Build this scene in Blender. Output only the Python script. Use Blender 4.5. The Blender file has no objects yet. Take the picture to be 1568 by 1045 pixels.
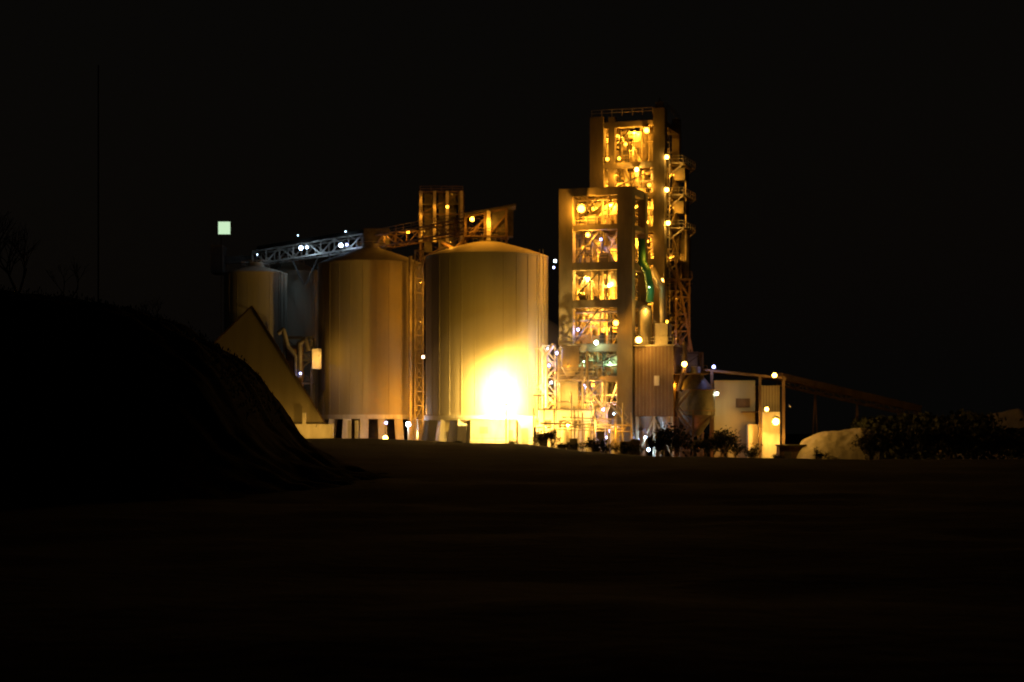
import bpy, math, random
from mathutils import Matrix, Vector, noise
random.seed(7)

# ------------------------------------------------------------------ helpers
class MB:
    def __init__(s, M=None):
        s.v=[]; s.f=[]; s.s=[]; s.M=M or Matrix.Identity(4)
    def add(s, vs, fs, smooth=False):
        o=len(s.v)
        for p in vs: s.v.append(tuple(s.M @ Vector(p)))
        for f in fs:
            s.f.append(tuple(i+o for i in f)); s.s.append(smooth)
    def box(s,x0,x1,y0,y1,z0,z1):
        vs=[(x0,y0,z0),(x1,y0,z0),(x1,y1,z0),(x0,y1,z0),(x0,y0,z1),(x1,y0,z1),(x1,y1,z1),(x0,y1,z1)]
        s.add(vs,[(0,3,2,1),(4,5,6,7),(0,1,5,4),(1,2,6,5),(2,3,7,6),(3,0,4,7)])
    def beam(s,p,q,w,h=None):
        h=h or w; p=Vector(p); q=Vector(q); d=(q-p)
        if d.length<1e-5: return
        d.normalize()
        up=Vector((0,0,1)) if abs(d.z)<.95 else Vector((0,1,0))
        a=d.cross(up).normalized(); b=a.cross(d).normalized()
        vs=[]
        for c in (p,q):
            for i,j in ((-1,-1),(1,-1),(1,1),(-1,1)):
                vs.append(c+a*(w/2*i)+b*(h/2*j))
        s.add(vs,[(0,3,2,1),(4,5,6,7),(0,1,5,4),(1,2,6,5),(2,3,7,6),(3,0,4,7)])
    def cyl(s,p,q,r0,r1=None,n=14,caps=True):
        r1=r0 if r1 is None else r1; p=Vector(p); q=Vector(q); d=(q-p).normalized()
        up=Vector((0,0,1)) if abs(d.z)<.95 else Vector((0,1,0))
        a=d.cross(up).normalized(); b=a.cross(d).normalized()
        vs=[]
        for c,r in ((p,r0),(q,r1)):
            for i in range(n):
                t=2*math.pi*i/n
                vs.append(c+a*(r*math.cos(t))+b*(r*math.sin(t)))
        s.add(vs,[(i,(i+1)%n,n+(i+1)%n,n+i) for i in range(n)],True)
        if caps:
            s.add(vs[:n],[tuple(range(n))[::-1]]); s.add(vs[n:],[tuple(range(n))])
    def path(s,pts,r,n=12):
        for a,b in zip(pts,pts[1:]): s.cyl(a,b,r,n=n)
        for p in pts[1:-1]: s.sphere(p,r*1.02,8,6)
    def sphere(s,c,r,n=10,m=6,sz=1.0):
        vs=[];c=Vector(c)
        for j in range(1,m):
            ph=math.pi*j/m
            for i in range(n):
                t=2*math.pi*i/n
                vs.append(c+Vector((r*math.sin(ph)*math.cos(t),r*math.sin(ph)*math.sin(t),r*sz*math.cos(ph))))
        top=len(vs); vs.append(c+Vector((0,0,r*sz))); vs.append(c-Vector((0,0,r*sz)))
        fs=[]
        for j in range(m-2):
            for i in range(n):
                fs.append((j*n+i,(j+1)*n+i,(j+1)*n+(i+1)%n,j*n+(i+1)%n))
        for i in range(n):
            fs.append((top,i,(i+1)%n)); fs.append((top+1,(m-2)*n+(i+1)%n,(m-2)*n+i))
        s.add(vs,fs,True)
    def rail(s,p,q,h=1.1,step=1.6,t=.07):
        p=Vector(p); q=Vector(q); L=(q-p).length; n=max(1,int(L/step))
        for k in (h,h*.55): s.beam(p+Vector((0,0,k)),q+Vector((0,0,k)),t)
        for i in range(n+1):
            c=p.lerp(q,i/n); s.beam(c,c+Vector((0,0,h)),t*1.1)
    def truss(s,p,q,w,h,step,t=.14):
        p=Vector(p); q=Vector(q); d=q-p; L=d.length; n=max(1,int(L/step)); d.normalize()
        a=d.cross(Vector((0,0,1))).normalized()*(w/2); z=Vector((0,0,h))
        for sg in (-1,1):
            s.beam(p+a*sg,q+a*sg,t*1.3); s.beam(p+a*sg+z,q+a*sg+z,t*1.2)
            for i in range(n+1):
                c=p.lerp(q,i/n)+a*sg; s.beam(c,c+z,t)
                if i<n:
                    e=p.lerp(q,(i+1)/n)+a*sg
                    if i%2: s.beam(c,e+z,t*.9)
                    else: s.beam(c+z,e,t*.9)
        for i in range(n+1):
            c=p.lerp(q,i/n); s.beam(c-a,c+a,t*.9); s.beam(c-a+z,c+a+z,t*.85)
    def tower(s,x0,x1,y0,y1,z0,z1,step,t=.18):
        cs=[(x0,y0),(x1,y0),(x1,y1),(x0,y1)]
        for x,y in cs: s.beam((x,y,z0),(x,y,z1),t*1.4)
        n=max(1,round((z1-z0)/step))
        for i in range(n+1):
            z=z0+(z1-z0)*i/n; z2=z0+(z1-z0)*(i+1)/n
            for k in range(4):
                a=cs[k]; b=cs[(k+1)%4]
                s.beam((*a,z),(*b,z),t)
                if i<n:
                    if (i+k)%2: s.beam((*a,z),(*b,z2),t*.7)
                    else: s.beam((*b,z),(*a,z2),t*.7)
    def stairs(s,x0,x1,y,z0,z1,fl=2.6,w=.9):
        n=max(1,round((z1-z0)/fl)); f=(z1-z0)/n
        for i in range(n):
            a,b=(x0,x1) if i%2 else (x1,x0)
            za=z0+i*f; zb=za+f
            for yy in (y,y+w):
                s.beam((a,yy,za),(b,yy,zb),.1,.28)
                s.beam((a,yy,za+1),(b,yy,zb+1),.07)
            for k in range(9):
                t=(k+.5)/9; s.beam((a+(b-a)*t,y,za+f*t),(a+(b-a)*t,y+w,za+f*t),.22,.05)
            s.box(min(b,b+.8*(1 if b>a else -1)),max(b,b+.8*(1 if b>a else -1)),y,y+w*1.1,zb-.05,zb)
    def build(s,name,mat,parent=None):
        me=bpy.data.meshes.new(name); me.from_pydata(s.v,[],s.f)
        me.polygons.foreach_set('use_smooth',s.s); me.materials.append(mat); me.update()
        ob=bpy.data.objects.new(name,me); bpy.context.collection.objects.link(ob)
        if parent:
            ob.parent=parent
            ob.matrix_parent_inverse=Matrix.Translation(parent.location).inverted()
        return ob

def group(name,loc=(0,0,0)):
    e=bpy.data.objects.new(name,None); e.location=loc; e.empty_display_size=1
    bpy.context.collection.objects.link(e); return e

def mat(name,c1,c2,rough=.7,scale=1.0,stretch=(1,1,1),bump=.2,metal=0,bscale=8):
    m=bpy.data.materials.new(name); m.use_nodes=True; nt=m.node_tree; N=nt.nodes; L=nt.links
    b=N['Principled BSDF']; b.inputs['Roughness'].default_value=rough; b.inputs['Metallic'].default_value=metal
    g=N.new('ShaderNodeNewGeometry'); mp=N.new('ShaderNodeMapping'); mp.inputs['Scale'].default_value=stretch
    L.new(g.outputs['Position'],mp.inputs['Vector'])
    n=N.new('ShaderNodeTexNoise'); n.inputs['Scale'].default_value=scale; n.inputs['Detail'].default_value=6; n.inputs['Roughness'].default_value=.65
    L.new(mp.outputs[0],n.inputs['Vector'])
    r=N.new('ShaderNodeValToRGB'); r.color_ramp.elements[0].position=.32; r.color_ramp.elements[1].position=.68
    r.color_ramp.elements[0].color=(*c1,1); r.color_ramp.elements[1].color=(*c2,1)
    L.new(n.outputs['Fac'],r.inputs[0]); L.new(r.outputs[0],b.inputs['Base Color'])
    n2=N.new('ShaderNodeTexNoise'); n2.inputs['Scale'].default_value=bscale; n2.inputs['Detail'].default_value=4
    L.new(g.outputs['Position'],n2.inputs['Vector'])
    bp=N.new('ShaderNodeBump'); bp.inputs['Strength'].default_value=bump; bp.inputs['Distance'].default_value=.05
    L.new(n2.outputs['Fac'],bp.inputs['Height']); L.new(bp.outputs[0],b.inputs['Normal'])
    return m

M_conc=mat('weathered_concrete',(.11,.095,.07),(.21,.18,.135),.85,.5,(1,1,.25),.3)
M_silo=mat('silo_painted_steel',(.35,.31,.205),(.44,.39,.27),.7,.35,(1.2,1.2,.08),.1)
M_white=mat('white_painted_wall',(.50,.47,.40),(.78,.75,.68),.7,.8,(1,1,.3),.15)
M_steel=mat('galvanised_steel',(.28,.24,.19),(.46,.41,.34),.55,1.2,(1,1,1),.1,.2)
M_dsteel=mat('dark_steel',(.05,.045,.04),(.12,.11,.09),.6,1.2,(1,1,1),.1,.3)
M_vessel=mat('insulated_vessel_cladding',(.28,.25,.20),(.48,.44,.36),.5,.8,(1,1,.3),.1,.3)
M_green=mat('green_lit_duct',(.04,.20,.10),(.08,.30,.15),.5,.8,(1,1,.3),.1)  # green lamplight on the duct is put into its base colour
M_rust=mat('rusty_cladding',(.09,.055,.03),(.19,.12,.07),.8,.9,(1,1,.3),.2)
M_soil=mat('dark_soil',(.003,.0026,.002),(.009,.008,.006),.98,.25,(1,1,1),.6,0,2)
M_sand=mat('crushed_limestone',(.42,.38,.30),(.60,.55,.45),.95,.8,(1,1,1),1,0,4)
M_leaf=mat('leaves',(.016,.021,.009),(.04,.05,.02),.85,1.5,(1,1,1),.1)
M_bark=mat('bark',(.05,.04,.03),(.11,.09,.06),.9,2,(1,1,.4),.3)
M_soil.node_tree.nodes['Principled BSDF'].inputs['Specular IOR Level'].default_value=.05

_em={}
def emis(col,st):
    k=(col,round(st,1))
    if k not in _em:
        m=bpy.data.materials.new('lamp_glass'); m.use_nodes=True; nt=m.node_tree
        nt.nodes.remove(nt.nodes['Principled BSDF'])
        e=nt.nodes.new('ShaderNodeEmission'); e.inputs[0].default_value=(*col,1); e.inputs[1].default_value=st
        nt.links.new(e.outputs[0],nt.nodes['Material Output'].inputs[0]); _em[k]=m
    return _em[k]
AMB=(1.0,.38,.025); WARM=(1.0,.50,.075); WHT=(.50,.72,1.0); BLU=(.38,.42,1.0); GRN=(.55,1.0,.5); RED=(1,.22,.03)
MULT={AMB:9,WARM:9,WHT:3,BLU:5,GRN:4,RED:4}

def LP(u,h,Y): return Vector((u*Y/300, Y, 2+(h-2)*Y/300))
def light(parent,c,P,col,size=.12,kind='POINT'):
    l=bpy.data.lights.new('lamp_light',kind); l.energy=P; l.color=col; l.shadow_soft_size=size
    o=bpy.data.objects.new('lamp_light',l); bpy.context.collection.objects.link(o); o.location=c
    o.parent=parent; o.matrix_parent_inverse=Matrix.Translation(parent.location).inverted()
    return o
def lamp(parent,u,h,Y,col=AMB,P=200,r=.3):
    c=LP(u,h,Y); P=P*MULT.get(col,3)
    if r<=.22 and col in (AMB,WARM):
        light(parent,c,P,col); r=.15
    else:
        st=28 if r>.35 else 13
        if r>.25: r*=.85
        b=MB(); b.sphere(c,r,10,6); b.build('lamp_glass',emis(col,st),parent)
        light(parent,c+Vector((0,-r-.12,-r*.4)),P,col,.1)
    f=MB(); f.cyl(c+Vector((0,0,r*1.05)),c+Vector((0,0,r*1.6)),r*1.25,r*.5,n=10)
    f.beam(c+Vector((0,0,r*1.5)),c+Vector((0,1.2,r*1.5+.3)),.08)
    f.build('lamp_hood',M_dsteel,parent)

# ------------------------------------------------------------------ terrain
def ss(a,b,x):
    t=max(0,min(1,(x-a)/(b-a))); return t*t*(3-2*t)
def lerp_tab(tab,x):
    if x<=tab[0][0]: return tab[0][1]
    for (a,b),(c,d) in zip(tab,tab[1:]):
        if x<=c: return b+(d-b)*(x-a)/(c-a)
    return tab[-1][1]
crest=[(-40,.9),(-22,.9),(-8,.45),(2,.1),(8,-.65),(19,-1.6),(30,-2.0),(46,-2.5),(80,-2.4)]
def terr(x,y):
    c=lerp_tab(crest,x)
    far=ss(120,265,y)
    h=c*far
    if y>273: h-=1.1*ss(273,279,y)
    h+=.25*noise.noise(Vector((x*.08,y*.08,0)))+.10*noise.noise(Vector((x*.5,y*.5,3)))
    return h
def axis(segs):
    o=[]
    for a,b,n in segs: o+= [a+(b-a)*i/n for i in range(n)]
    o.append(segs[-1][1]); return o
xs=axis([(-2500,-300,12),(-300,-90,20),(-90,90,180),(90,300,20),(300,2500,12)])
ys=axis([(-120,0,12),(0,60,60),(60,250,80),(250,300,60),(300,420,20),(420,3500,16)])
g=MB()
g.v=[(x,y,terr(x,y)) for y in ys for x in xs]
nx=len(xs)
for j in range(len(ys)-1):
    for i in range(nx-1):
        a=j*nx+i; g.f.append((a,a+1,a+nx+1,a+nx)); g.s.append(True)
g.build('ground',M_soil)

ridge=[(-60,7.9),(-21,7.5),(-18.5,7.2),(-16.9,7.0),(-15.2,6.75),(-14,6.3),(-12.9,5.6),(-11.9,5.0),(-11.2,4.3),(-10.6,3.4),(-10.0,2.3),(-9.0,1.3),(-7.6,.5),(-5.4,-.1),(-3,-.6)]
hx=axis([(-70,-25,45),(-25,-2,115)]); hy=axis([(48,112,128)])
g=MB()
for y in hy:
    for x in hx:
        prof=ss(50,76,y)*(1-ss(86,112,y))
        z=(lerp_tab(ridge,x)+.8)*prof-.8
        z+= (.30*noise.noise(Vector((x*.6,y*.6,1)))+.12*noise.noise(Vector((x*2,y*2,5))))*prof
        g.v.append((x,y,z))
nx=len(hx)
for j in range(len(hy)-1):
    for i in range(nx-1):
        a=j*nx+i; g.f.append((a,a+1,a+nx+1,a+nx)); g.s.append(True)
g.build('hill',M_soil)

def heap(name,cx,cy,rx,ry,zb,tab):
    g=MB(); n=60
    for j in range(n+1):
        for i in range(n+1):
            a=-1+2*i/n; b=-1+2*j/n
            z=lerp_tab(tab,a)*max(0,1-abs(b)**1.5)
            z+=.35*noise.noise(Vector((a*6+cx,b*6,2)))*(1-abs(b))+.12*noise.noise(Vector((a*20,b*20,2)))
            g.v.append((cx+a*rx,cy+b*ry,zb+z))
    for j in range(n):
        for i in range(n):
            k=j*(n+1)+i; g.f.append((k,k+1,k+n+2,k+n+1)); g.s.append(True)
    return g.build(name,M_sand)
heap('limestone_stockpile',47.5,287,7,7,-3.6,[(-1,0),(-.75,3.8),(-.5,5.0),(-.2,5.6),(.1,5.6),(.5,6.1),(.8,5.4),(1,.5)])
heap('limestone_stockpile',83,335,12,9,-3.5,[(-1,0),(-.8,7.2),(-.5,8.8),(-.2,8.1),(.3,9.4),(.7,7),(1,.5)])

# ------------------------------------------------------------------ silos
def silo(cx,cy,r,z0,z1,za,rib=28):
    P=group('cement_silo',(cx,cy,0))
    b=MB(); n=96
    b.cyl((cx,cy,z0),(cx,cy,z1),r,n=n,caps=False)
    b.cyl((cx,cy,z1),(cx,cy,z1+.25),r+.08,r+.08,n=n)
    pr=[(r+.05,z1+.25)]
    for k in range(1,7):
        t=k/6; pr.append((r*(1-t)+1.5*t, z1+.25+(za-.7-z1-.25)*(t**.85)))
    for (r0,h0),(r1,h1) in zip(pr,pr[1:]): b.cyl((cx,cy,h0),(cx,cy,h1),r0,r1,n=n,caps=False)
    b.cyl((cx,cy,za-.75),(cx,cy,za),1.5,1.3,n=24)
    b.build('shell_and_roof',M_silo,P)
    s=MB()
    for i in range(rib):
        t=2*math.pi*i/rib+.05; x=cx+(r+.005)*math.cos(t); y=cy+(r+.005)*math.sin(t)
        s.beam((x,y,z0+.1),(x,y,z1-.05),.07,.07)
    for k in range(1,8):
        z=z0+(z1-z0)*k/8; s.cyl((cx,cy,z),(cx,cy,z+.05),r+.025,n=n,caps=False)
    s.build('shell_seams',M_silo,P)
    k=MB()
    for i in range(14):
        t=2*math.pi*i/14; t2=2*math.pi*(i+1)/14; q=2.4
        k.beam((cx+q*math.cos(t),cy+q*math.sin(t),za-1.1),(cx+q*math.cos(t),cy+q*math.sin(t),za+.2),.06)
        for zz in (za+.2,za-.3):
            k.beam((cx+q*math.cos(t),cy+q*math.sin(t),zz),(cx+q*math.cos(t2),cy+q*math.sin(t2),zz),.06)
    t=-.55
    for o in (-.25,.25):
        k.beam((cx+(r+.35)*math.cos(t)+o,cy+(r+.35)*math.sin(t),z0-4),(cx+(r+.35)*math.cos(t)+o,cy+(r+.35)*math.sin(t),z1+1.0),.07)
    k.build('roof_handrail_and_ladder',M_steel,P)
    c=MB()
    c.cyl((cx,cy,z0-.7),(cx,cy,z0),r+.3,n=n)
    for i in range(18):
        t=2*math.pi*i/18+.12
        x0,y0=cx+(r-.4)*math.cos(t),cy+(r-.4)*math.sin(t); x1,y1=cx+(r+.5)*math.cos(t),cy+(r+.5)*math.sin(t)
        c.beam((x1,y1,-3),(x0,y0,z0-.7),1.3,1.1)
    c.build('ring_beam_and_legs',M_white,P)
    c=MB(); c.cyl((cx,cy,-3),(cx,cy,z0-.7),r-2.6,n=48); c.build('base_shade_core',M_dsteel,P)  # dark cylinder stands in for the shade behind the legs
    return P
S1=silo(-3.9,305,9.5,4.3,28.8,32.2)
S2=silo(-23.2,322,8.6,4.6,29.1,32.7,26)
S3=silo(-43.3,331,5.3,4.4,28.3,30.4,18)
S4=silo(-39.0,345,5.2,4.4,29.6,32.4,18)

P=group('silo_head_house',(-4,305,30))
b=MB()
for x in (-7.2,-4.2,-.9): 
    for y in (303,307.5): b.beam((x,y,30),(x,y,35.6 if x<-2 else 36.4),.35)
b.beam((-7.4,303,35.0),(-.7,303,36.4),.3); b.beam((-7.4,307.5,35.0),(-.7,307.5,36.4),.3)
b.beam((-7.2,303,31.5),(-4.2,303,34.9),.2); b.beam((-4.2,303,31.6),(-.9,303,35.5),.2)
b.cyl((-8.6,304,30.2),(-4.4,304,34.5),.45); b.cyl((-8.6,304,30.0),(-11.0,304,31.2),.3)
b.rail((-7.4,302.6,32.2),(-.7,302.6,32.2)); b.box(-7.6,-.5,302.5,308,32.0,32.15)
b.build('steel_frame',M_rust,P)
b=MB()
b.add([(-7.4,302.7,35.6),(.6,302.7,37.1),(.6,308.2,37.1),(-7.4,308.2,35.6),(-7.4,302.7,35.3),(.6,302.7,36.8),(.6,308.2,36.8),(-7.4,308.2,35.3)],
      [(0,1,2,3),(7,6,5,4),(0,4,5,1),(1,5,6,2),(2,6,7,3),(3,7,4,0)])
b.box(-3.1,.2,303.4,306.8,32.2,36.2)
b.build('roof_and_enclosure',M_dsteel,P)
b=MB(); b.box(-3.9,-3.3,302.6,303.3,31.4,36.0); b.build('elevator_leg',M_white,P)
lamp(P,-6.1,34.4,301.5,AMB,60,.38); lamp(P,-9.5,30.7,303,AMB,25,.2); lamp(P,-3.4,34.0,301.6,AMB,40,.15)

P=group('bucket_elevator_tower',(-12,327,0))
b=MB(); b.tower(-15.3,-8.2,327,333,-3,41.9,3.9,.2)
b.rail((-15.3,326.8,41.9),(-8.2,326.8,41.9),.9)
b.stairs(-14.6,-9.5,330,30,41.4,3.2)
b.build('steel_frame',M_rust,P)
b=MB()
for x in (-15.2,-12.9,-10.8,-8.4): b.box(x-.25,x+.25,326.5,327.0,33.5,42.0)
b.build('columns',M_steel,P)
b=MB()
for z in (32,36,40,42): b.box(-15.6,-8.0,327.1,333.2,z-.2,z)
b.box(-14.7,-13.4,328,331,32,41.7); b.box(-12.3,-9.4,328,331,32,41.7); b.box(-9.0,-8.3,327.4,333,36.1,41.8); b.build('shade_infill_and_floors',M_dsteel,P)  # dark boxes between the columns stand in for the unlit interior
for u,h,p,r in ((-9.9,36.3,5,.23),(-11.7,36.3,9,.2),(-11.7,33.6,12,.2),(-13.9,35,7,.2),(-13.9,37.5,5,.2),(-9.2,38,4,.2),(-13.4,32.4,12,.2),(-11.6,31.2,16,.2),(-15.9,32.4,8,.24)): lamp(P,u,h,325.6,AMB,p,r)
b=MB(); b.tower(-15.6,-14.3,315,316.4,-3,31,2.2,.13); b.cyl((-16.3,314,0),(-16.3,314,30),.3)
b.build('cable_ladder',M_steel,P)
lamp(P,-13.6,13.3,311,(1,.6,.35),70,.24)
for h in (24.5,18.5,8.5): lamp(P,-14.0,h,311,AMB,45,.2)
lamp(P,-13.4,5.5,311,AMB,90,.2)

P=group('conveyor_bridge',(-30,330,31))
b=MB(); b.truss((-44,338,30.6),(-24.5,330,32.8),3,2.2,2.6,.2); b.build('truss_over_rear_silo',M_vessel,P)
b=MB(); b.truss((-24.5,330,32.3),(-6,315,34.2),2.6,2.0,2.4,.18); b.rail((-24.5,328.5,34.3),(-6,313.5,36.2)); b.build('truss_to_head_house',M_rust,P)
b=MB()
for t in (0,.33,.66): 
    x=-44+19.5*t; y=338-8*t
    b.beam((x,y-1,30.6+2.2*t),(x+2,y-1,27),.22); b.beam((x+4.4,y-1,30.8+2.2*t),(x+2.4,y-1,27),.22)
b.box(-24.8,-20.5,327,333,32.6,35.8); b.box(-51.5,-49.5,335,340,29,33.8); b.beam((-50,338,31.5),(-44,338,31.5),1.2,1.2)
b.build('brackets_and_transfer_box',M_dsteel,P)
b=MB()
dv=Vector((19.5,-8,2.2)); a=Vector((-44,338,33.0))
b.add([a+Vector((0,-1.2,0)),a+dv+Vector((0,-1.2,0)),a+dv+Vector((0,.2,.9)),a+Vector((0,.2,.9)),a+dv+Vector((0,1.6,0)),a+Vector((0,1.6,0))],[(0,1,2,3),(3,2,4,5)])
b.build('gallery_roof',M_dsteel,P)
lamp(P,-32.3,30.0,330.5,WHT,60,.38); lamp(P,-26.2,30.4,327.8,WHT,60,.38); lamp(P,-31.4,30.1,330.3,WHT,15,.24); lamp(P,-25.3,30.5,327.6,BLU,8,.2); lamp(P,-32.8,31.9,333,WHT,3,.09); lamp(P,-25.5,32.5,330,WHT,4,.1)
lamp(P,-39,29,334,WHT,4,.09); lamp(P,-16.2,32.6,323,AMB,22,.2); lamp(P,-19.5,31.5,325,AMB,12,.15)
P=group('floodlight',(-46,315,30))
b=MB(); b.box(-47.2,-45.3,314.8,315,33.6,35.6)
b.build('lamp_glass',emis((.60,.85,.55),1.0),P)
b=MB(); b.box(-47.35,-45.15,315.02,315.5,33.45,35.75); b.beam((-46.9,316,-1),(-46.9,316,34.5),.12)
b.beam((-46,315.6,34.5),(-46.9,316,34.0),.12); b.build('housing_and_mast',M_soil,P)

P=group('clinker_storage_building',(-39,296,0))
A=(-26.0,296,-.6); B=(-39.3,296,20.75); C=(-61,296,-.6); dep=Vector((-1.6,14,0))
b=MB(); f=[Vector(p) for p in (A,B,C)]; k=[p+dep for p in f]
b.add(f+k,[(0,1,2),(5,4,3)]); b.build('gable_wall',M_silo,P)
b=MB()
for p,q in ((A,B),(B,C)):
    p=Vector(p);q=Vector(q); d=(q-p).normalized(); n=Vector((-d.z,0,d.x)); 
    if n.z<0: n=-n
    o=Vector((0,-.15,0)); p1=p; q1=q+d*.1
    vs=[p1+o+n*.05,q1+o+n*.05,q1+dep+n*.05,p1+dep+n*.05]; vs+= [v+n*.16 for v in vs]
    b.add(vs,[(0,1,2,3),(7,6,5,4),(0,4,5,1),(1,5,6,2),(2,6,7,3),(3,7,4,0)])
b.build('roof_sheets',M_rust,P)
b=MB()
for z in (6.2,12.4):
    xr=-26-(z+.6)*13.3/21.35; xl=-61+(z+.6)*21.7/21.35
    b.box(xl+.4,xr-.4,295.965,295.995,z,z+.08)
b.build('sheet_laps',M_silo,P)
b=MB(); b.box(-38.2,-26.8,293.6,294.6,-1,3.0); b.box(-37.6,-37.0,293.5,294.1,3.0,5.2); b.box(-36.6,-36.1,293.5,294.1,3.0,5.1); b.box(-31.4,-30.9,293.5,294.1,3.0,4.7)
b.build('retaining_wall_and_posts',M_white,P)
lamp(P,-30.0,2.4,289.5,WARM,50,.15); lamp(P,-34.5,2.4,289.5,WARM,26,.15)  # unseen lamps added to brighten the gable and retaining wall

P=group('dust_collector',(-34,315,0))
D=Matrix.Translation((-1.5,9.5,.5))
b=MB(D); b.tower(-35,-30.6,304,308,-2,16.5,3.6,.2); b.rail((-35,303.8,9),(-30.4,303.8,9)); b.rail((-35,303.8,12.6),(-30.4,303.8,12.6))
b.path([(-35.8,303,17),(-35,303,17.6),(-34.3,303,15),(-33,303,13.4),(-33,303,9)],.4)
b.path([(-32.4,303,10),(-32.4,303,15.4),(-31.5,303,16),(-31,303,14.2)],.45)
b.build('frame_and_pipes',M_dsteel,P)
b=MB(D); b.box(-34.6,-32.2,304.4,307.6,9,15.2); b.cyl((-33.4,306,9),(-33.4,306,5.5),1.4,.3); b.build('filter_body',M_rust,P)
b=MB(D); b.box(-30.4,-29.0,303.2,304,11.4,14.6); b.build('lit_panel',M_white,P)
lamp(P,-29.6,13.2,310.5,WARM,40,.22); lamp(P,-32.4,10.8,311.5,BLU,10,.18)

# ------------------------------------------------------------------ towers
def fill(b,w,d,z0,z1,rnd,dens=1):
    H=z1-z0
    for y in (d*.35,d*.62,d-.6):
        n=2
        for i in range(n):
            xa=-w+1.2+(w-2)*i/n; xb=-w+1.2+(w-2)*(i+1)/n
            t=rnd.choice((.14,.18,.22))
            m=(xa+xb)/2
            if rnd.random()<.75: b.beam((xa,y,z0),(m,y,z1),t); b.beam((m,y,z1),(xb,y,z0),t)
            if rnd.random()<.5: b.beam((xa,y+.3,z1),(xb,y+.3,z0),t*.8)
            b.beam((xa,y,z0),(xa,y,z1),.26)
        if rnd.random()<.7: b.beam((-w+1,y,z0+H*.5),(-1,y,z0+H*.5),.22)
    for i in range(int(6*dens)):
        x=rnd.uniform(-w+1.5,-1.5); y=rnd.uniform(1.8,d-1); b.cyl((x,y,z0),(x,y,z1),rnd.uniform(.08,.3),n=8)
    for i in range(int(4*dens)):
        y=rnd.uniform(1.5,d-1); z=z0+H*rnd.uniform(.3,.95); b.cyl((-w+1,y,z),(-1,y,z+rnd.uniform(-.3,.3)),rnd.uniform(.07,.22),n=8)
    for i in range(2):
        x=rnd.uniform(-w+2.4,-4); y=rnd.uniform(3,d-3); s=rnd.uniform(.8,1.6); b.box(x,x+s,y,y+s,z0,z0+rnd.uniform(.9,2))
    b.rail((-w+2.2,1.3,z0+.2),(-2.3,1.3,z0+.2))
    b.rail((-.9,1.8,z0+.2),(-.9,d-1.5,z0+.2))

def tower(name,ox,oy,w,d,colL,colR,zt,levels,topL,seed,mid=None):
    Mx=Matrix.Translation((ox,oy,0))@Matrix.Rotation(math.radians(-18),4,'Z')
    P=group(name,(ox,oy,0)); rnd=random.Random(seed)
    c=MB(Mx)
    c.box(-w,-w+colL,0,1.7,-4,topL); c.box(-colR,0,0,1.9,-4,zt)
    c.box(-1.3,-.05,d-1.4,d,-4,zt-.2); c.box(-w+.05,-w+1.3,d-1.4,d,-4,topL-.2)
    if mid: c.box(mid-.55,mid+.55,.2,1.4,-4,topL-.1)
    for (a,bb) in levels:
        c.box(-w+colL,-colR,.18,1.3,a,bb); c.box(-w+1.3,-1.3,d-1.2,d-.2,a,bb)
        c.box(-1.2,-.15,1.9,d-1.4,a+.02,bb-.02); c.box(-w+.2,-w+1.1,1.7,d-1.4,a+.02,bb-.02)
    c.build('concrete_frame',M_conc,P)
    f=MB(Mx)
    for (a,bb) in levels:
        x=rnd.uniform(-w*.6,-w*.4)
        f.box(-w+1.2,x-.8,1.35,d*.6,bb-.22,bb-.06); f.box(x+.8,-1.4,2.0,d-1.5,bb-.2,bb-.04)
    f.build('floors',M_rust,P)
    s=MB(Mx); s2=MB(Mx); pn=MB(Mx)
    lv=sorted([x for x in levels])
    for (a,bb),(a2,b2) in zip(lv,lv[1:]):
        fill(s,w,d,bb,a2,rnd)
        for i in range(3):
            x=rnd.uniform(-w+2.2,-3); y=rnd.uniform(1.6,4); s2.cyl((x,y,bb),(x,y,a2),rnd.uniform(.1,.25),n=8)
        x=rnd.uniform(-w+2.6,-5); s2.box(x,x+rnd.uniform(.7,1.6),2,3,bb,bb+rnd.uniform(.8,2.4))
        s2.beam((-w+2,1.7,bb+.3),(-2.4,1.7,a2-.2) if rnd.random()<.5 else (-w/2,1.7,a2-.2),.2)
        x=-w+1.3+rnd.uniform(0,3); x2=x+rnd.uniform(3,5.5); pn.box(x,min(x2,-1.4),d-1.9,d-1.8,bb+rnd.uniform(0,1.2),a2-rnd.uniform(0,1.0))
    s.stairs(-w+2.3,-w+5.2,d*.45,lv[0][1],lv[-1][0],2.7)
    s.build('steelwork_stairs_and_pipes',M_steel,P); s2.build('dark_pipes_and_equipment',M_dsteel,P); pn.build('rear_cladding',M_vessel,P)
    return P,Mx

L1=[(2,2.6),(9.6,10.4),(14.2,15.4),(21,22.2),(26.8,28),(33,33.8),(38.3,39.5)]
P1,M1=tower('concrete_process_tower',18.4,300,11.7,10,2.2,2.4,39.5,L1,39.45,3)
v=MB(M1)
def cyclone(v,x,y,z,r,h):
    v.cyl((x,y,z+h*.5),(x,y,z+h),r,n=20); v.cyl((x,y,z),(x,y,z+h*.5),.35,r,n=20,caps=False)
    v.cyl((x,y,z+h),(x,y,z+h+.5),r*.5,n=14); v.cyl((x,y+.2,z+h*.85),(x-r*1.8,y+.2,z+h*.95),r*.35,n=12)
cyclone(v,-4.2,5,22.6,1.1,3.8); cyclone(v,-7.5,6.5,28.3,1.2,4.2); cyclone(v,-4,6,34,1.3,3.6)
cyclone(v,-7,6.5,15.6,1.2,5); cyclone(v,-3.8,5,10.5,1.1,3.4); v.box(-8.6,-4.8,3.4,6.5,2.7,5.6); v.cyl((-8,4,22.3),(-8,4,26.7),.7)
v.path([(-9,3,33.9),(-6,4,36.6),(-4,5,37.6)],.5); v.path([(-3.4,3.4,27),(-5,3.4,30),(-8,5,32.6)],.45)
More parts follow.
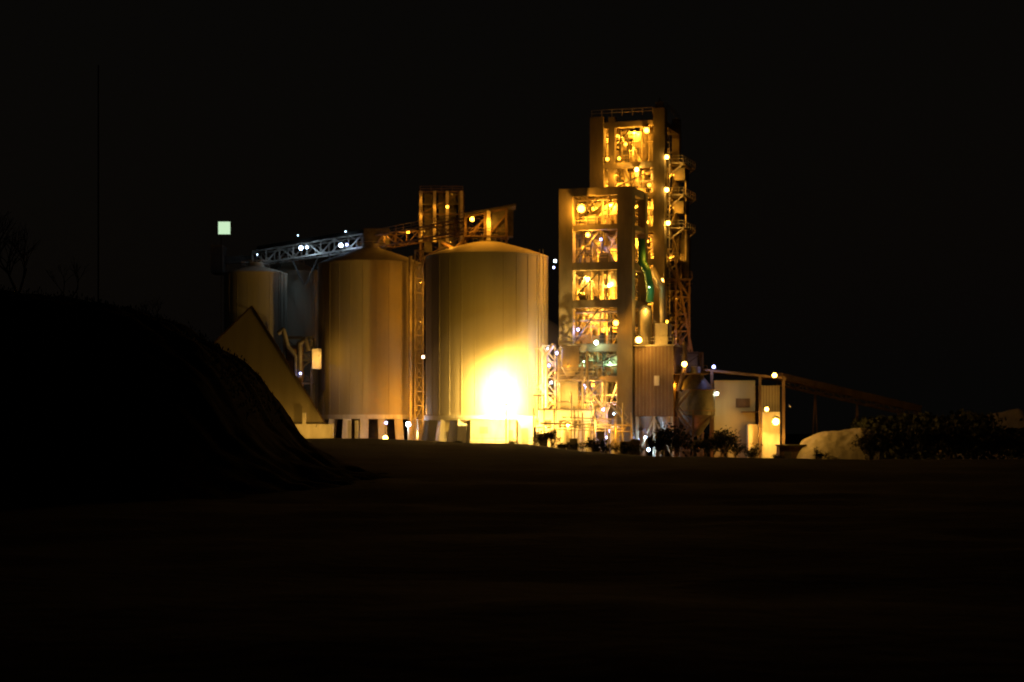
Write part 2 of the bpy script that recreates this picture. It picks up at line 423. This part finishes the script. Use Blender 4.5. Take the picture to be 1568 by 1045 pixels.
v.build('cyclones_and_ducts',M_vessel,P1)
for u,h,Y,c,p,r in ((10.6,36.0,302.8,AMB,480,.7),(11.6,32.0,303.4,AMB,180,.38),(13.6,31.3,303.5,BLU,25,.18),(15.9,18.5,299.2,AMB,50,.46),
        (12.9,15.5,301.2,(.7,1,.6),90,.36),(10.1,17.5,304,BLU,40,.2),(12.4,9.0,301,AMB,110,.3),(14.0,5.3,303,BLU,90,.27),(15.2,36.5,305,AMB,200,.2),
        (14.8,24.3,304.5,WARM,240,.2),(11.5,25.3,305.5,WARM,240,.22),(12.3,20.3,304,WARM,320,.2),(14.8,29,306,AMB,220,.2),(10.9,30,306,AMB,180,.18),  # small warm lamps from here on are unseen, added to brighten the interior
        (11,12.6,305,GRN,60,.12),(15.0,12.4,304,GRN,70,.12),(10.8,6.3,303,AMB,140,.2),(15.0,8.4,303,WARM,120,.2),(13.0,36.0,307,AMB,220,.2),(12.6,1.4,303,WARM,160,.2),(14.6,22.6,304,AMB,160,.2),(10.6,23,307,AMB,160,.2),(14.8,17.5,306,AMB,200,.2),(11,19,306,AMB,180,.2),(14.4,1.0,304,BLU,70,.2),(11,9,306,BLU,70,.14)):
    lamp(P1,u,h,Y,c,p,r)

zz=lambda py:2+(660-py)/10*1.053
L2=[(zz(p)-.45,zz(p)+.45) for p in (600,552,500,447,400,350,298,250,187)]
P2,M2=tower('preheater_tower',24.6,316,12.5,12,2.3,1.9,54.2,L2,53.2,11,mid=-8.9)
v=MB(M2)
cyclone(v,-4.6,5,46,1.5,5); cyclone(v,-6,6.5,40.6,1.6,3.6); cyclone(v,-4,5,35.2,1.5,4); cyclone(v,-6,6,30,1.5,4); cyclone(v,-4,5,25.2,1.5,3.6)
v.path([(-3,4,46),(-3,4,50.5),(-5,5,52)],.6); v.path([(-2.6,3,35),(-2.6,3,45)],.5); v.path([(-2.4,3,14),(-2.4,3,34)],.6)
v.path([(-10.6,3,24),(-10.6,3,50)],.35); v.path([(-6.5,4,41),(-8,4,45.5)],.5)
v.build('cyclones_and_ducts',M_vessel,P2)
s=MB(M2)
for i,z in enumerate((L2[7][1],L2[6][1]-.1,L2[5][1],L2[4][1],L2[3][1],L2[2][1])):
    e=2.4 if i in (0,1,2) else 1.6
    s.box(-.1,e,3,11.8,z-.18,z); s.rail((e,3,z),(e,11.8,z)); s.rail((.1,3,z),(e,3,z))
    s.beam((0,3.2,z-2),(e,3.2,z-.2),.18); s.beam((0,11,z-2),(e,11,z-.2),.18)
    s.beam((e-.3,6,z),(e-.3,6,z-5.2),.2); s.beam((.1,3.4,z),(.1,11.2,z-5),.18); s.beam((.1,11.2,z),(.1,3.4,z-5),.16)
s.rail((-12.3,.3,53.2),(-2,.3,53.2)); s.rail((-.3,2,54.2),(-.3,11.5,53.8))
s.box(-1.6,-.4,.4,1.4,54.2,55.2); s.cyl((-1,.9,55.2),(-1,.9,55.9),.25,.1)
for i in range(6): s.beam((.3,2.2,46-i*5),(.3,2.2,51-i*5),.16)
s.build('side_balconies',M_steel,P2)
v=MB(M2); v.cyl((1.6,8,27),(1.6,8,33.5),.9); v.cyl((1.6,8,33.5),(1.6,8,35.5),.9,.3); v.box(.4,2.2,5,8,43,45); v.box(.4,2.0,5,9,37.6,39.6)
v.build('side_vessels',M_dsteel,P2)
for u,h,Y,c,p,r in ((20.6,48.0,317.4,AMB,110,.5),(17.4,45.9,318,AMB,90,.3),(14.6,43.6,316.5,AMB,25,.33),(16.4,43.7,318,AMB,50,.28),(19.1,42.0,317.6,WARM,90,.4),
        (21.0,39.6,317,AMB,60,.3),(20.7,36.7,318,AMB,90,.2),(20.7,34,318,AMB,90,.2),(20.7,31,317,AMB,60,.28),(21.2,26,317,AMB,50,.2),(18.6,38.6,318,AMB,70,.18),(16,41,318,AMB,60,.15),
        (20.6,28.5,318,AMB,80,.18),(20.6,22.5,318,AMB,90,.2)):
    lamp(P2,u,h,Y,c,p,r)
for u,h,Y in ((18.6,47.6,321),(16,47,322),(19,41.8,322),(16,39.4,321),(18.6,36.2,322),(19.5,31,321),(18.6,26,322),(18.6,45.2,324)):  # unseen lamps added deep inside as interior fill light
    lamp(P2,u,h,Y,AMB,150,.2)
for u,h,c,p,r in ((23.7,43.9,WARM,60,.38),(23.7,38.9,WARM,60,.4),(23.9,33.8,WARM,60,.4),(22.9,25.0,WARM,30,.36),(23.7,18.7,AMB,20,.24),(23.5,15.9,(.7,.55,1),50,.24),(24.6,28.5,AMB,50,.16),(24.7,41,AMB,60,.16),(24.7,36,AMB,60,.16)):
    lamp(P2,u,h,316.2 if u<24 else 319,c,p,r)

P=group('stair_tower',(28,318,0))
b=MB(); b.tower(26.6,28.8,318,321,-4,26.5,2.8,.2); b.stairs(26.8,28.6,318.6,-2,26,2.8); 
b.beam((26.4,318,30),(29.4,318,14),.3); b.beam((24.8,318,29.8),(28.6,318,24),.25); b.box(24.5,29.2,317.6,321.5,26.5,26.7); b.rail((24.5,317.6,26.7),(29.2,317.6,26.7))
b.build('stairs_and_frame',M_rust,P)
lamp(P,25.2,22,315,AMB,24,.14)
lamp(P,25.2,16,315,AMB,24,.14)

P=group('filter_house',(21.5,300,0))
b=MB(M1); b.box(.3,6.4,.4,6,4.2,14.9); b.build('cladding',M_rust,P)
b=MB(M1)
for i in range(11): b.box(.5+i*.57,.54+i*.57,.36,.395,4.3,14.8)
b.box(.1,6.6,.2,6.2,14.95,15.15); b.rail((.3,.3,15.15),(6.4,.3,15.15))
for x in (.6,3.3,6.1): b.box(x-.2,x+.2,.6,1,-4,4.2); b.box(x-.2,x+.2,5,5.4,-4,4.2)
b.beam((.6,.8,-2),(3.3,.8,4),.18); b.beam((3.3,.8,4),(6.1,.8,-2),.18)
b.build('frame_and_ribs',M_silo,P)
b=MB(M1); b.box(3.4,4.2,.2,.33,8.9,10.4); b.build('louvre',M_white,P)
b=MB(M1); b.cyl((1.5,2,15.2),(1.5,2,20.5),1.1,n=20); b.cyl((1.5,2,20.5),(1.5,2,21.3),1.1,.4,n=20); b.box(3.2,5.2,1.5,4,15.2,18.5)
b.cyl((1.8,3,1.0),(1.8,3,4.2),.4,1.6); b.cyl((4.8,3,1.0),(4.8,3,4.2),.4,1.6); b.path([(4.2,2.5,18.5),(4.2,2.5,24),(2.2,4,27)],.5)
b.build('vessel_and_hoppers',M_vessel,P)
b=MB(M1); b.path([(.9,2.2,31.5),(1.0,2,28),(1.9,2,26.5),(2.4,2,23.5),(2.3,2,21.8)],.6,14); b.build('duct',M_green,P)
lamp(P,19.4,15.9,298,WARM,130,.55); lamp(P,21.0,24.0,299.5,GRN,14,.1); lamp(P,21.6,28.5,300.5,AMB,30,.14); lamp(P,20.4,1.0,300,WHT,100,.2); lamp(P,20.9,-.9,299,WHT,110,.3); lamp(P,19.3,.6,301,BLU,60,.2); lamp(P,20.5,20.5,299.5,WARM,40,.2)
lamp(P,21.8,.2,300,WHT,60,.16)

P=group('loading_hopper',(8.8,296,0))
b=MB(); b.box(7.5,10.1,295,297.6,11.6,14.6); b.box(7.3,10.3,294.8,297.8,14.6,14.8)
vs=[(7.5,295,11.6),(10.1,295,11.6),(10.1,297.6,11.6),(7.5,297.6,11.6),(8.5,296,9.9),(9.2,296,9.9),(9.2,296.7,9.9),(8.5,296.7,9.9)]
b.add(vs,[(0,1,5,4),(1,2,6,5),(2,3,7,6),(3,0,4,7)]); b.box(7.2,9.9,294.6,297.4,5.2,9.4); b.build('hopper_body',M_vessel,P)
b=MB()
for x in (7.0,10.6):
    for y in (294.4,298): b.beam((x,y,-3),(x,y,12.2 if x>8 else 14.4),.24)
b.box(6.6,14.0,294,298.4,9.55,9.7); b.rail((6.6,294,9.7),(14,294,9.7)); b.rail((7.0,294.4,14.9),(10.6,294.4,14.9))
for i in range(7): b.beam((7.3,294.5,12-i*.4),(10.3,294.5,12-i*.4),.06)
b.beam((14,294,9.6),(14,294,-2),.22); b.beam((10.6,294.4,9.5),(14,294,5),.16); b.stairs(11,13.6,294.6,-1,9.5,2.6); b.stairs(4.2,6.6,297,0,14.5,2.9)
b.tower(4.6,6.6,299,301,-2,15,2.5,.16); b.rail((3.6,292.6,5.3),(12,292.6,5.3))
b.path([(6.2,295,15),(5.2,296,13.5),(5.2,296,5.5)],.28); b.path([(11.3,294.8,14),(11.3,294.8,5)],.2)
b.build('frame_stairs_and_pipes',M_steel,P)
lamp(P,6.9,13.9,295.5,BLU,50,.27); lamp(P,5.6,12.0,298,BLU,35,.22); lamp(P,6.0,9.4,298,WHT,50,.18); lamp(P,6.4,11.0,299,AMB,50,.18); lamp(P,6.6,28.0,312,WHT,50,.24); lamp(P,6.4,27.0,312,BLU,20,.16); lamp(P,6.1,6.6,296,AMB,80,.2); lamp(P,5.5,14.6,299,WHT,40,.14)
lamp(P,9.0,7.5,290.8,WARM,90,.2); lamp(P,12.4,6.6,291,WARM,140,.2); lamp(P,8.6,11.8,292,AMB,45,.15)  # unseen warm lamps added to brighten the tower foot

P=group('control_building',(8,294,0))
b=MB(); b.box(4.0,12.0,293,298,-3,5.1); b.build('walls',M_white,P)
b=MB(); b.box(3.8,12.2,292.75,298.2,5.1,5.3); 
for x in (4.8,7.0,9.2): b.box(x,x+1.1,292.93,292.99,2.4,3.6)
b.box(11,11.8,292.93,292.99,-.6,2.0); b.build('roof_windows_door',M_dsteel,P)

P=group('pipe_rack',(9,289,0)); rnd=random.Random(21)
s=MB(); d=MB(); wv=MB()
for x in (3.2,6.2,9.2,12.2,15.2,17.6):
    for y in (287.6,289.6): s.beam((x,y,-4),(x,y,4.6+rnd.uniform(-.6,1.4)),.18)
    s.beam((x,287.6,3.6),(x,289.6,3.6),.15)
for k in range(5):
    z=2.2+k*.45; s.cyl((3+rnd.uniform(0,5),287.8+.3*k,z),(17.8-rnd.uniform(0,5),287.8+.3*k,z-.3),.07+.03*(k%3),n=8)
for k in range(14):
    x=rnd.uniform(3,18); z=rnd.uniform(2,7.5); s.cyl((x,289.8,-3),(x,289.8,z),rnd.uniform(.06,.16),n=8)
    if k%2: s.cyl((x,289.8,z),(x+rnd.uniform(-2.5,2.5),289.8,z),.09,n=8)
for k in range(9):
    x=rnd.uniform(3,17.5); a=rnd.uniform(.6,1.4); h=rnd.uniform(.6,2.2); d.box(x,x+a,286.6,287.2,-3,-.8+h)
for k in range(4):
    x=4.5+k*3.6; t=rnd.uniform(1.4,3.4); wv.cyl((x,291,-3),(x,291,t),.8,n=18); wv.sphere((x,291,t),.79,12,6,.5)
s.stairs(14.6,17.2,290,-3,6,2.6)
s.build('pipes_and_posts',M_steel,P); d.build('pumps_and_cabinets',M_dsteel,P); wv.build('small_tanks',M_white,P)
lamp(P,13.2,3.0,286.5,WARM,90,.15); lamp(P,16.4,2.0,286.5,AMB,50,.15); lamp(P,8.6,3.0,290.2,WARM,220,.15); lamp(P,5.2,3.0,290.2,WARM,260,.15); lamp(P,15.6,4.6,291.5,WHT,70,.15); lamp(P,14.8,2.0,292.5,BLU,50,.2)  # warm ones are unseen lamps added to brighten the rack area

P=group('annexe_building',(-2,294,0))
b=MB(); b.box(-6.2,.6,292.6,295,-2,3.6); b.box(.9,3.6,293.4,296,-2,4.2); b.build('walls',M_white,P)
b=MB(); b.box(-6.4,.8,292.4,295.1,3.6,3.75); b.box(-.5,.1,292.4,292.56,0,2.1); b.box(-4.8,-3.6,292.5,292.58,1.6,2.6); b.box(1.4,2.4,293.3,293.38,0,2.4)
b.rail((-6.2,290.5,-.2),(3,290.5,-.2)); b.build('roof_doors_and_fence',M_vessel,P)

HERO=(1.0,.50,.045); HOT=(1.0,.60,.14)
P=group('floodlight_mast',(-.9,285,0))
b=MB(); b.cyl((-.86,285.6,-2),(-.86,285.6,6.0),.10,.07); b.beam((-1.5,285.5,5.9),(-.2,285.5,5.9),.12); b.build('mast',M_white,P)
b=MB(); b.sphere((-.86,285.3,6.6),.5,12,8); b.build('lamp_glass',emis(HOT,40),P)
b=MB(); b.beam((-.6,291.6,-1),(-.6,291.6,6.9),.12); b.build('hotspot_lamp_post',M_white,P)  # added second lamp and post, there to make the silo hot spot
b=MB(); b.sphere((-.6,291.2,7.2),.55,12,8); b.build('hotspot_lamp_glass',emis(HOT,80),P)
def spot(c,dirv,P_,col,ang,blend=.25,size=.3):
    o=light(P,c,P_,col,size,'SPOT'); o.data.spot_size=math.radians(ang); o.data.spot_blend=blend
    o.rotation_euler=Vector(dirv).to_track_quat('-Z','Y').to_euler(); return o
spot((-.86,285.9,6.8),(-.42,1,.03),8200,HERO,150,.4)
spot((-.6,291.9,7.2),(0,1,-.16),46000,HOT,156,.4)  # added light that burns out the silo wall
spot((-1.8,287.0,3.4),(0,1,-.2),8000,HOT,150,.4)  # added light without a fixture, brightens the annexe walls
hz=MB(); hz.sphere((-.8,288,7),13.0,32,20); m=bpy.data.materials.new('bloom_scatter'); m.use_nodes=True; nt=m.node_tree  # scattering sphere added to imitate lens bloom round the floodlight
nt.nodes.remove(nt.nodes['Principled BSDF']); vs_=nt.nodes.new('ShaderNodeVolumeScatter'); vs_.inputs['Color'].default_value=(1,.95,.88,1); vs_.inputs['Density'].default_value=.006; vs_.inputs['Anisotropy'].default_value=0
nt.links.new(vs_.outputs[0],nt.nodes['Material Output'].inputs['Volume']); hz.build('bloom_haze',m)

P=group('area_lamp',(-15,310,0))
b=MB()
for u,Y in ((-15.9,306),(-19.4,304),(-14.5,306)): b.beam((u*Y/300,Y+.6,-2),(u*Y/300,Y+.6,4),.14)
for x in (-25.4,-24.3): b.box(x,x+.5,303,303.5,-2,3.6)
b.build('posts',M_steel,P)
lamp(P,-15.9,3.0,306,(.6,.75,1),150,.42); lamp(P,-19.4,.9,304,WARM,70,.45); lamp(P,-19.3,3.2,306,BLU,40,.24); lamp(P,-14.5,1.6,306,WARM,70,.2); lamp(P,-14.6,5.0,308,AMB,130,.2)  # last amber lamp is added to warm the silo base

# ------------------------------------------------------------------ right-hand tanks and sheds
P=group('storage_tank',(28,300,0))
b=MB(); b.cyl((28.1,300,4.4),(28.1,300,8.2),3.0,n=40); b.cyl((28.1,300,8.2),(28.1,300,10.8),3.0,.8,n=40,caps=False); b.cyl((28.1,300,10.8),(28.1,300,11.8),.8,n=16)
b.cyl((28.1,300,1.2),(28.1,300,4.4),.6,3,n=30,caps=False); b.build('tank_shell',M_dsteel,P)
b=MB()
for i in range(6):
    t=i*math.pi/3+.3; b.beam((28.1+2.9*math.cos(t),300+2.9*math.sin(t),-4),(28.1+2.9*math.cos(t),300+2.9*math.sin(t),5),.28)
b.cyl((28.1,300,5),(28.1,300,5.15),3.08,n=40); b.cyl((28.1,300,8.1),(28.1,300,8.3),3.1,n=40)
b.stairs(24.8,27,296.6,-3,8,2.6); b.rail((25,297,10.8),(29.6,297,10.8)); b.box(24.6,29.8,297,303,10.6,10.75)
b.tower(24.9,29.4,302,306,-4,14,3,.2); b.path([(25.4,298,8),(26.4,298,12),(26.4,300,15.5)],.35); b.build('legs_and_platform',M_rust,P)
b=MB(); b.box(25.6,28.8,303,306,11,14.2); b.build('upper_box',M_vessel,P)
lamp(P,26.4,12.2,297.5,WARM,60,.46); lamp(P,28.6,-.4,298,RED,70,.25); lamp(P,25.2,9,299,AMB,40,.16); lamp(P,24.6,4,299,AMB,40,.16)

P=group('cement_mill_building',(35,305,0))
b=MB(); b.box(31.3,37.6,303,309,-4,9.8); b.box(38.3,41.4,303,309,-4,9.0); b.build('walls',M_silo,P)
b=MB()
b.add([(29.6,300,11.5),(42.0,300,10.2),(42.0,310,10.2),(29.6,310,11.5),(29.6,300,11.2),(42.0,300,9.9),(42.0,310,9.9),(29.6,310,11.2)],
      [(0,1,2,3),(7,6,5,4),(0,4,5,1),(1,5,6,2),(2,6,7,3),(3,7,4,0)])
b.box(37.8,38.2,300,300.4,-4,10.2); b.box(41.4,41.8,300,300.4,-4,9.9); b.box(30.4,30.8,300,300.4,-4,11.1); b.box(35.4,38.1,301.5,303,4.8,5.0)
for i in range(7): b.box(38.4+i*.45,38.46+i*.45,302.9,302.98,-3,9)
b.box(32.2,33.4,302.9,302.98,-3,-.4); b.box(34.6,36.8,302.88,302.97,5.6,7)
b.build('roof_and_columns',M_rust,P)
b=MB(); b.box(38.4,41.1,300.6,302.6,-3,4.9); b.box(36.3,38.0,301,303,-3,3.0); b.build('annexe',M_white,P)
lamp(P,30.9,11.8,299,BLU,22,.24); lamp(P,40.2,10.5,298.6,WARM,18,.4); lamp(P,39.0,5.3,298.4,WARM,35,.36); lamp(P,40.4,3.4,297.8,WARM,280,.6); lamp(P,31.4,7.7,300,(.8,.9,.6),60,.25); lamp(P,38.2,2.3,298,AMB,40,.2)

P=group('inclined_conveyor',(50,310,0))
b=MB(); p=Vector((42.2,309,10.6)); q=Vector((66,318,5.6)); b.beam(p,q,1.8,1.0); b.build('gallery',M_rust,P)
b=MB(); b.truss(p-Vector((0,0,1.4)),q-Vector((0,0,1.4)),1.6,.9,2.2,.12)
for t in (.25,.55,.85):
    c=p.lerp(q,t); b.beam((c.x-.6,c.y,-4),(c.x,c.y,c.z-1.2),.2); b.beam((c.x+.6,c.y,-4),(c.x,c.y,c.z-1.2),.2)
b.build('truss_and_trestles',M_rust,P)
P=group('storage_shed',(42,286,0))
b=MB(); b.box(38.9,42.6,285,288,-4,-.2); b.build('walls',M_rust,P)
b=MB(); b.box(38.7,42.8,284.8,288.2,-.2,0); b.box(39.6,40.6,284.92,284.98,-3,-1); b.build('roof_and_door',M_dsteel,P)
lamp(P,42.6,5.5,283.5,WARM,95,.15)  # unseen lamp added to brighten the stockpile

# ------------------------------------------------------------------ vegetation
def shrub(name,x,y,z,h,w,leaves,seed,bare=False):
    rnd=random.Random(seed); P=group(name,(x,y,z)); br=MB(); lf=MB(); tips=[]
    def grow(p,d,L,r,k):
        q=p+d*L; br.cyl(p,q,r,r*.65,n=5,caps=False)
        if k==0: tips.append(q); return
        tips.append(p.lerp(q,.6))
        for i in range(rnd.choice((2,3,3))):
            nd=(d+Vector((rnd.uniform(-1,1)*w/h*1.1,rnd.uniform(-1,1)*w/h*1.1,rnd.uniform(-.25,.7)))*.75).normalized()
            grow(p.lerp(q,rnd.uniform(.55,1)),nd,L*rnd.uniform(.62,.85),r*.6,k-1)
    for i in range(1 if bare else 3):
        grow(Vector((x+rnd.uniform(-.3,.3)*w*(0 if bare else 1),y+rnd.uniform(-.2,.2)*w,z-.3)),Vector((rnd.uniform(-.35,.35),rnd.uniform(-.3,.3),1)).normalized(),h*.36,h*.025,5 if bare else 4)
    br.build('branches',M_bark,P)
    if not bare:
        for i in range(leaves):
            c=rnd.choice(tips)+Vector((rnd.gauss(0,1),rnd.gauss(0,1),rnd.gauss(0,1)))*h*.06
            a=Vector((rnd.uniform(-1,1),rnd.uniform(-1,1),rnd.uniform(-1,1))).normalized(); s=h*rnd.uniform(.012,.03)+.03
            bb=a.cross(Vector((rnd.uniform(-1,1),rnd.uniform(-1,1),.3))).normalized()
            lf.add([c-a*s*1.6,c+bb*s*.7,c+a*s*1.6,c-bb*s*.7],[(0,1,2,3)])
        lf.build('foliage',M_leaf,P)
sh=[(827,2.4,2.4),(842,3.0,2.6),(868,1.6,2.5),(888,2.0,3),(905,2.8,3.0),(925,2.0,3),(948,2.2,2.6),(1008,3.6,3),(1022,4.8,4),(1045,4.0,4.5),(1068,3.6,4),(1092,4.0,4),(1112,4.6,4),(1138,3.2,4),(1160,2.4,4),(1185,1.8,3),(1320,4.6,5),(1345,5.4,6),(1372,5.4,6),(1405,6.0,7),(1445,6.6,7),(1500,5.5,7),(1545,5.5,7),(1258,2.4,2),(1275,1.6,2),(780,1.1,2),(700,.8,2),(975,2.4,3)]
for i,(px,h,w) in enumerate(sh):
    Y=268+ (i*37%7)-2; x=(px-784)*Y/3000
    shrub('shrub',x,Y,terr(x,Y)-.1,h,w,int(180+h*130),100+i)
g=MB(); rnd=random.Random(5)
for i in range(20000):
    x=rnd.uniform(54,150); hh=7.2+2.4*noise.noise(Vector((x*.12,0,0)))+1.6*noise.noise(Vector((x*.5,4,0)))
    z=-3+hh*(rnd.random()**.6); c=Vector((x,300+rnd.gauss(0,3)+rnd.uniform(-4,8)+.1*x,z)) ; s=rnd.uniform(.15,.4)
    a=Vector((rnd.uniform(-1,1),rnd.uniform(-1,1),rnd.uniform(-1,1))).normalized(); bb=a.cross(Vector((.3,rnd.uniform(-1,1),rnd.uniform(-1,1)))).normalized()
    if 76<x<95 and c.y<322 and z>2.3: continue
    g.add([c-a*s*1.4,c+bb*s,c+a*s*1.4,c-bb*s],[(0,1,2,3)])
g.build('distant_trees',M_leaf)
g=MB()
for i in range(7000):
    x=rnd.uniform(-40,-10); y=rnd.uniform(74,88); z0=lerp_tab(ridge,x)*ss(50,76,y)*(1-ss(86,112,y))
    z=z0+ rnd.random()**2*(.25+.3*noise.noise(Vector((x*.8,y*.5,9)))); s=rnd.uniform(.015,.04)
    c=Vector((x,y,z)); a=Vector((rnd.uniform(-.5,.5),rnd.uniform(-.5,.5),1)).normalized(); bb=a.cross(Vector((rnd.uniform(-1,1),rnd.uniform(-1,1),.1))).normalized()
    g.add([c-a*s*3,c+bb*s,c+a*s*3,c-bb*s],[(0,1,2,3)])
g.build('hill_scrub',M_leaf)
for i,(x,h) in enumerate(((-20.3,4.2),(-18.6,2.6),(-22.5,4.5),(-15,1.8))):
    shrub('bare_tree',x,82,lerp_tab(ridge,x)-.4,h,h*.8,0,300+i,bare=True)
b=MB(); P=group('utility_pole',(-19,90,0)); b.cyl((-19,90,0),(-19,90,18.8),.05,.035,n=8); b.build('pole',M_dsteel,P)

# ------------------------------------------------------------------ sky, camera
w=bpy.data.worlds.new('World'); bpy.context.scene.world=w; w.use_nodes=True
nt=w.node_tree; bg=nt.nodes['Background']
sky=nt.nodes.new('ShaderNodeTexSky'); sky.sky_type='NISHITA'; sky.sun_disc=False
sky.sun_elevation=math.radians(-2.0); sky.sun_rotation=math.radians(250)
mx=nt.nodes.new('ShaderNodeMix'); mx.data_type='RGBA'; mx.blend_type='MULTIPLY'; mx.inputs['Factor'].default_value=1
nt.links.new(sky.outputs[0],mx.inputs['A']); mx.inputs['B'].default_value=(.005,.004,.003,1)
ad=nt.nodes.new('ShaderNodeMix'); ad.data_type='RGBA'; ad.blend_type='ADD'; ad.inputs['Factor'].default_value=1
nt.links.new(mx.outputs['Result'],ad.inputs['A']); ad.inputs['B'].default_value=(.0016,.0015,.0013,1)
nt.links.new(ad.outputs['Result'],bg.inputs[0]); bg.inputs[1].default_value=1.0

cam=bpy.data.cameras.new('Camera'); co=bpy.data.objects.new('Camera',cam); bpy.context.collection.objects.link(co)
co.location=(0,0,2); co.rotation_euler=(math.radians(90),0,0)
cam.sensor_width=36; cam.lens=36*300/156.8; cam.shift_y=137.5/1568
cam.clip_end=6000
cam.dof.use_dof=True; cam.dof.focus_distance=48; cam.dof.aperture_fstop=1.5
bpy.context.scene.camera=co
sc=bpy.context.scene
sc.view_settings.view_transform='Standard'; sc.view_settings.look='None'; sc.view_settings.exposure=0
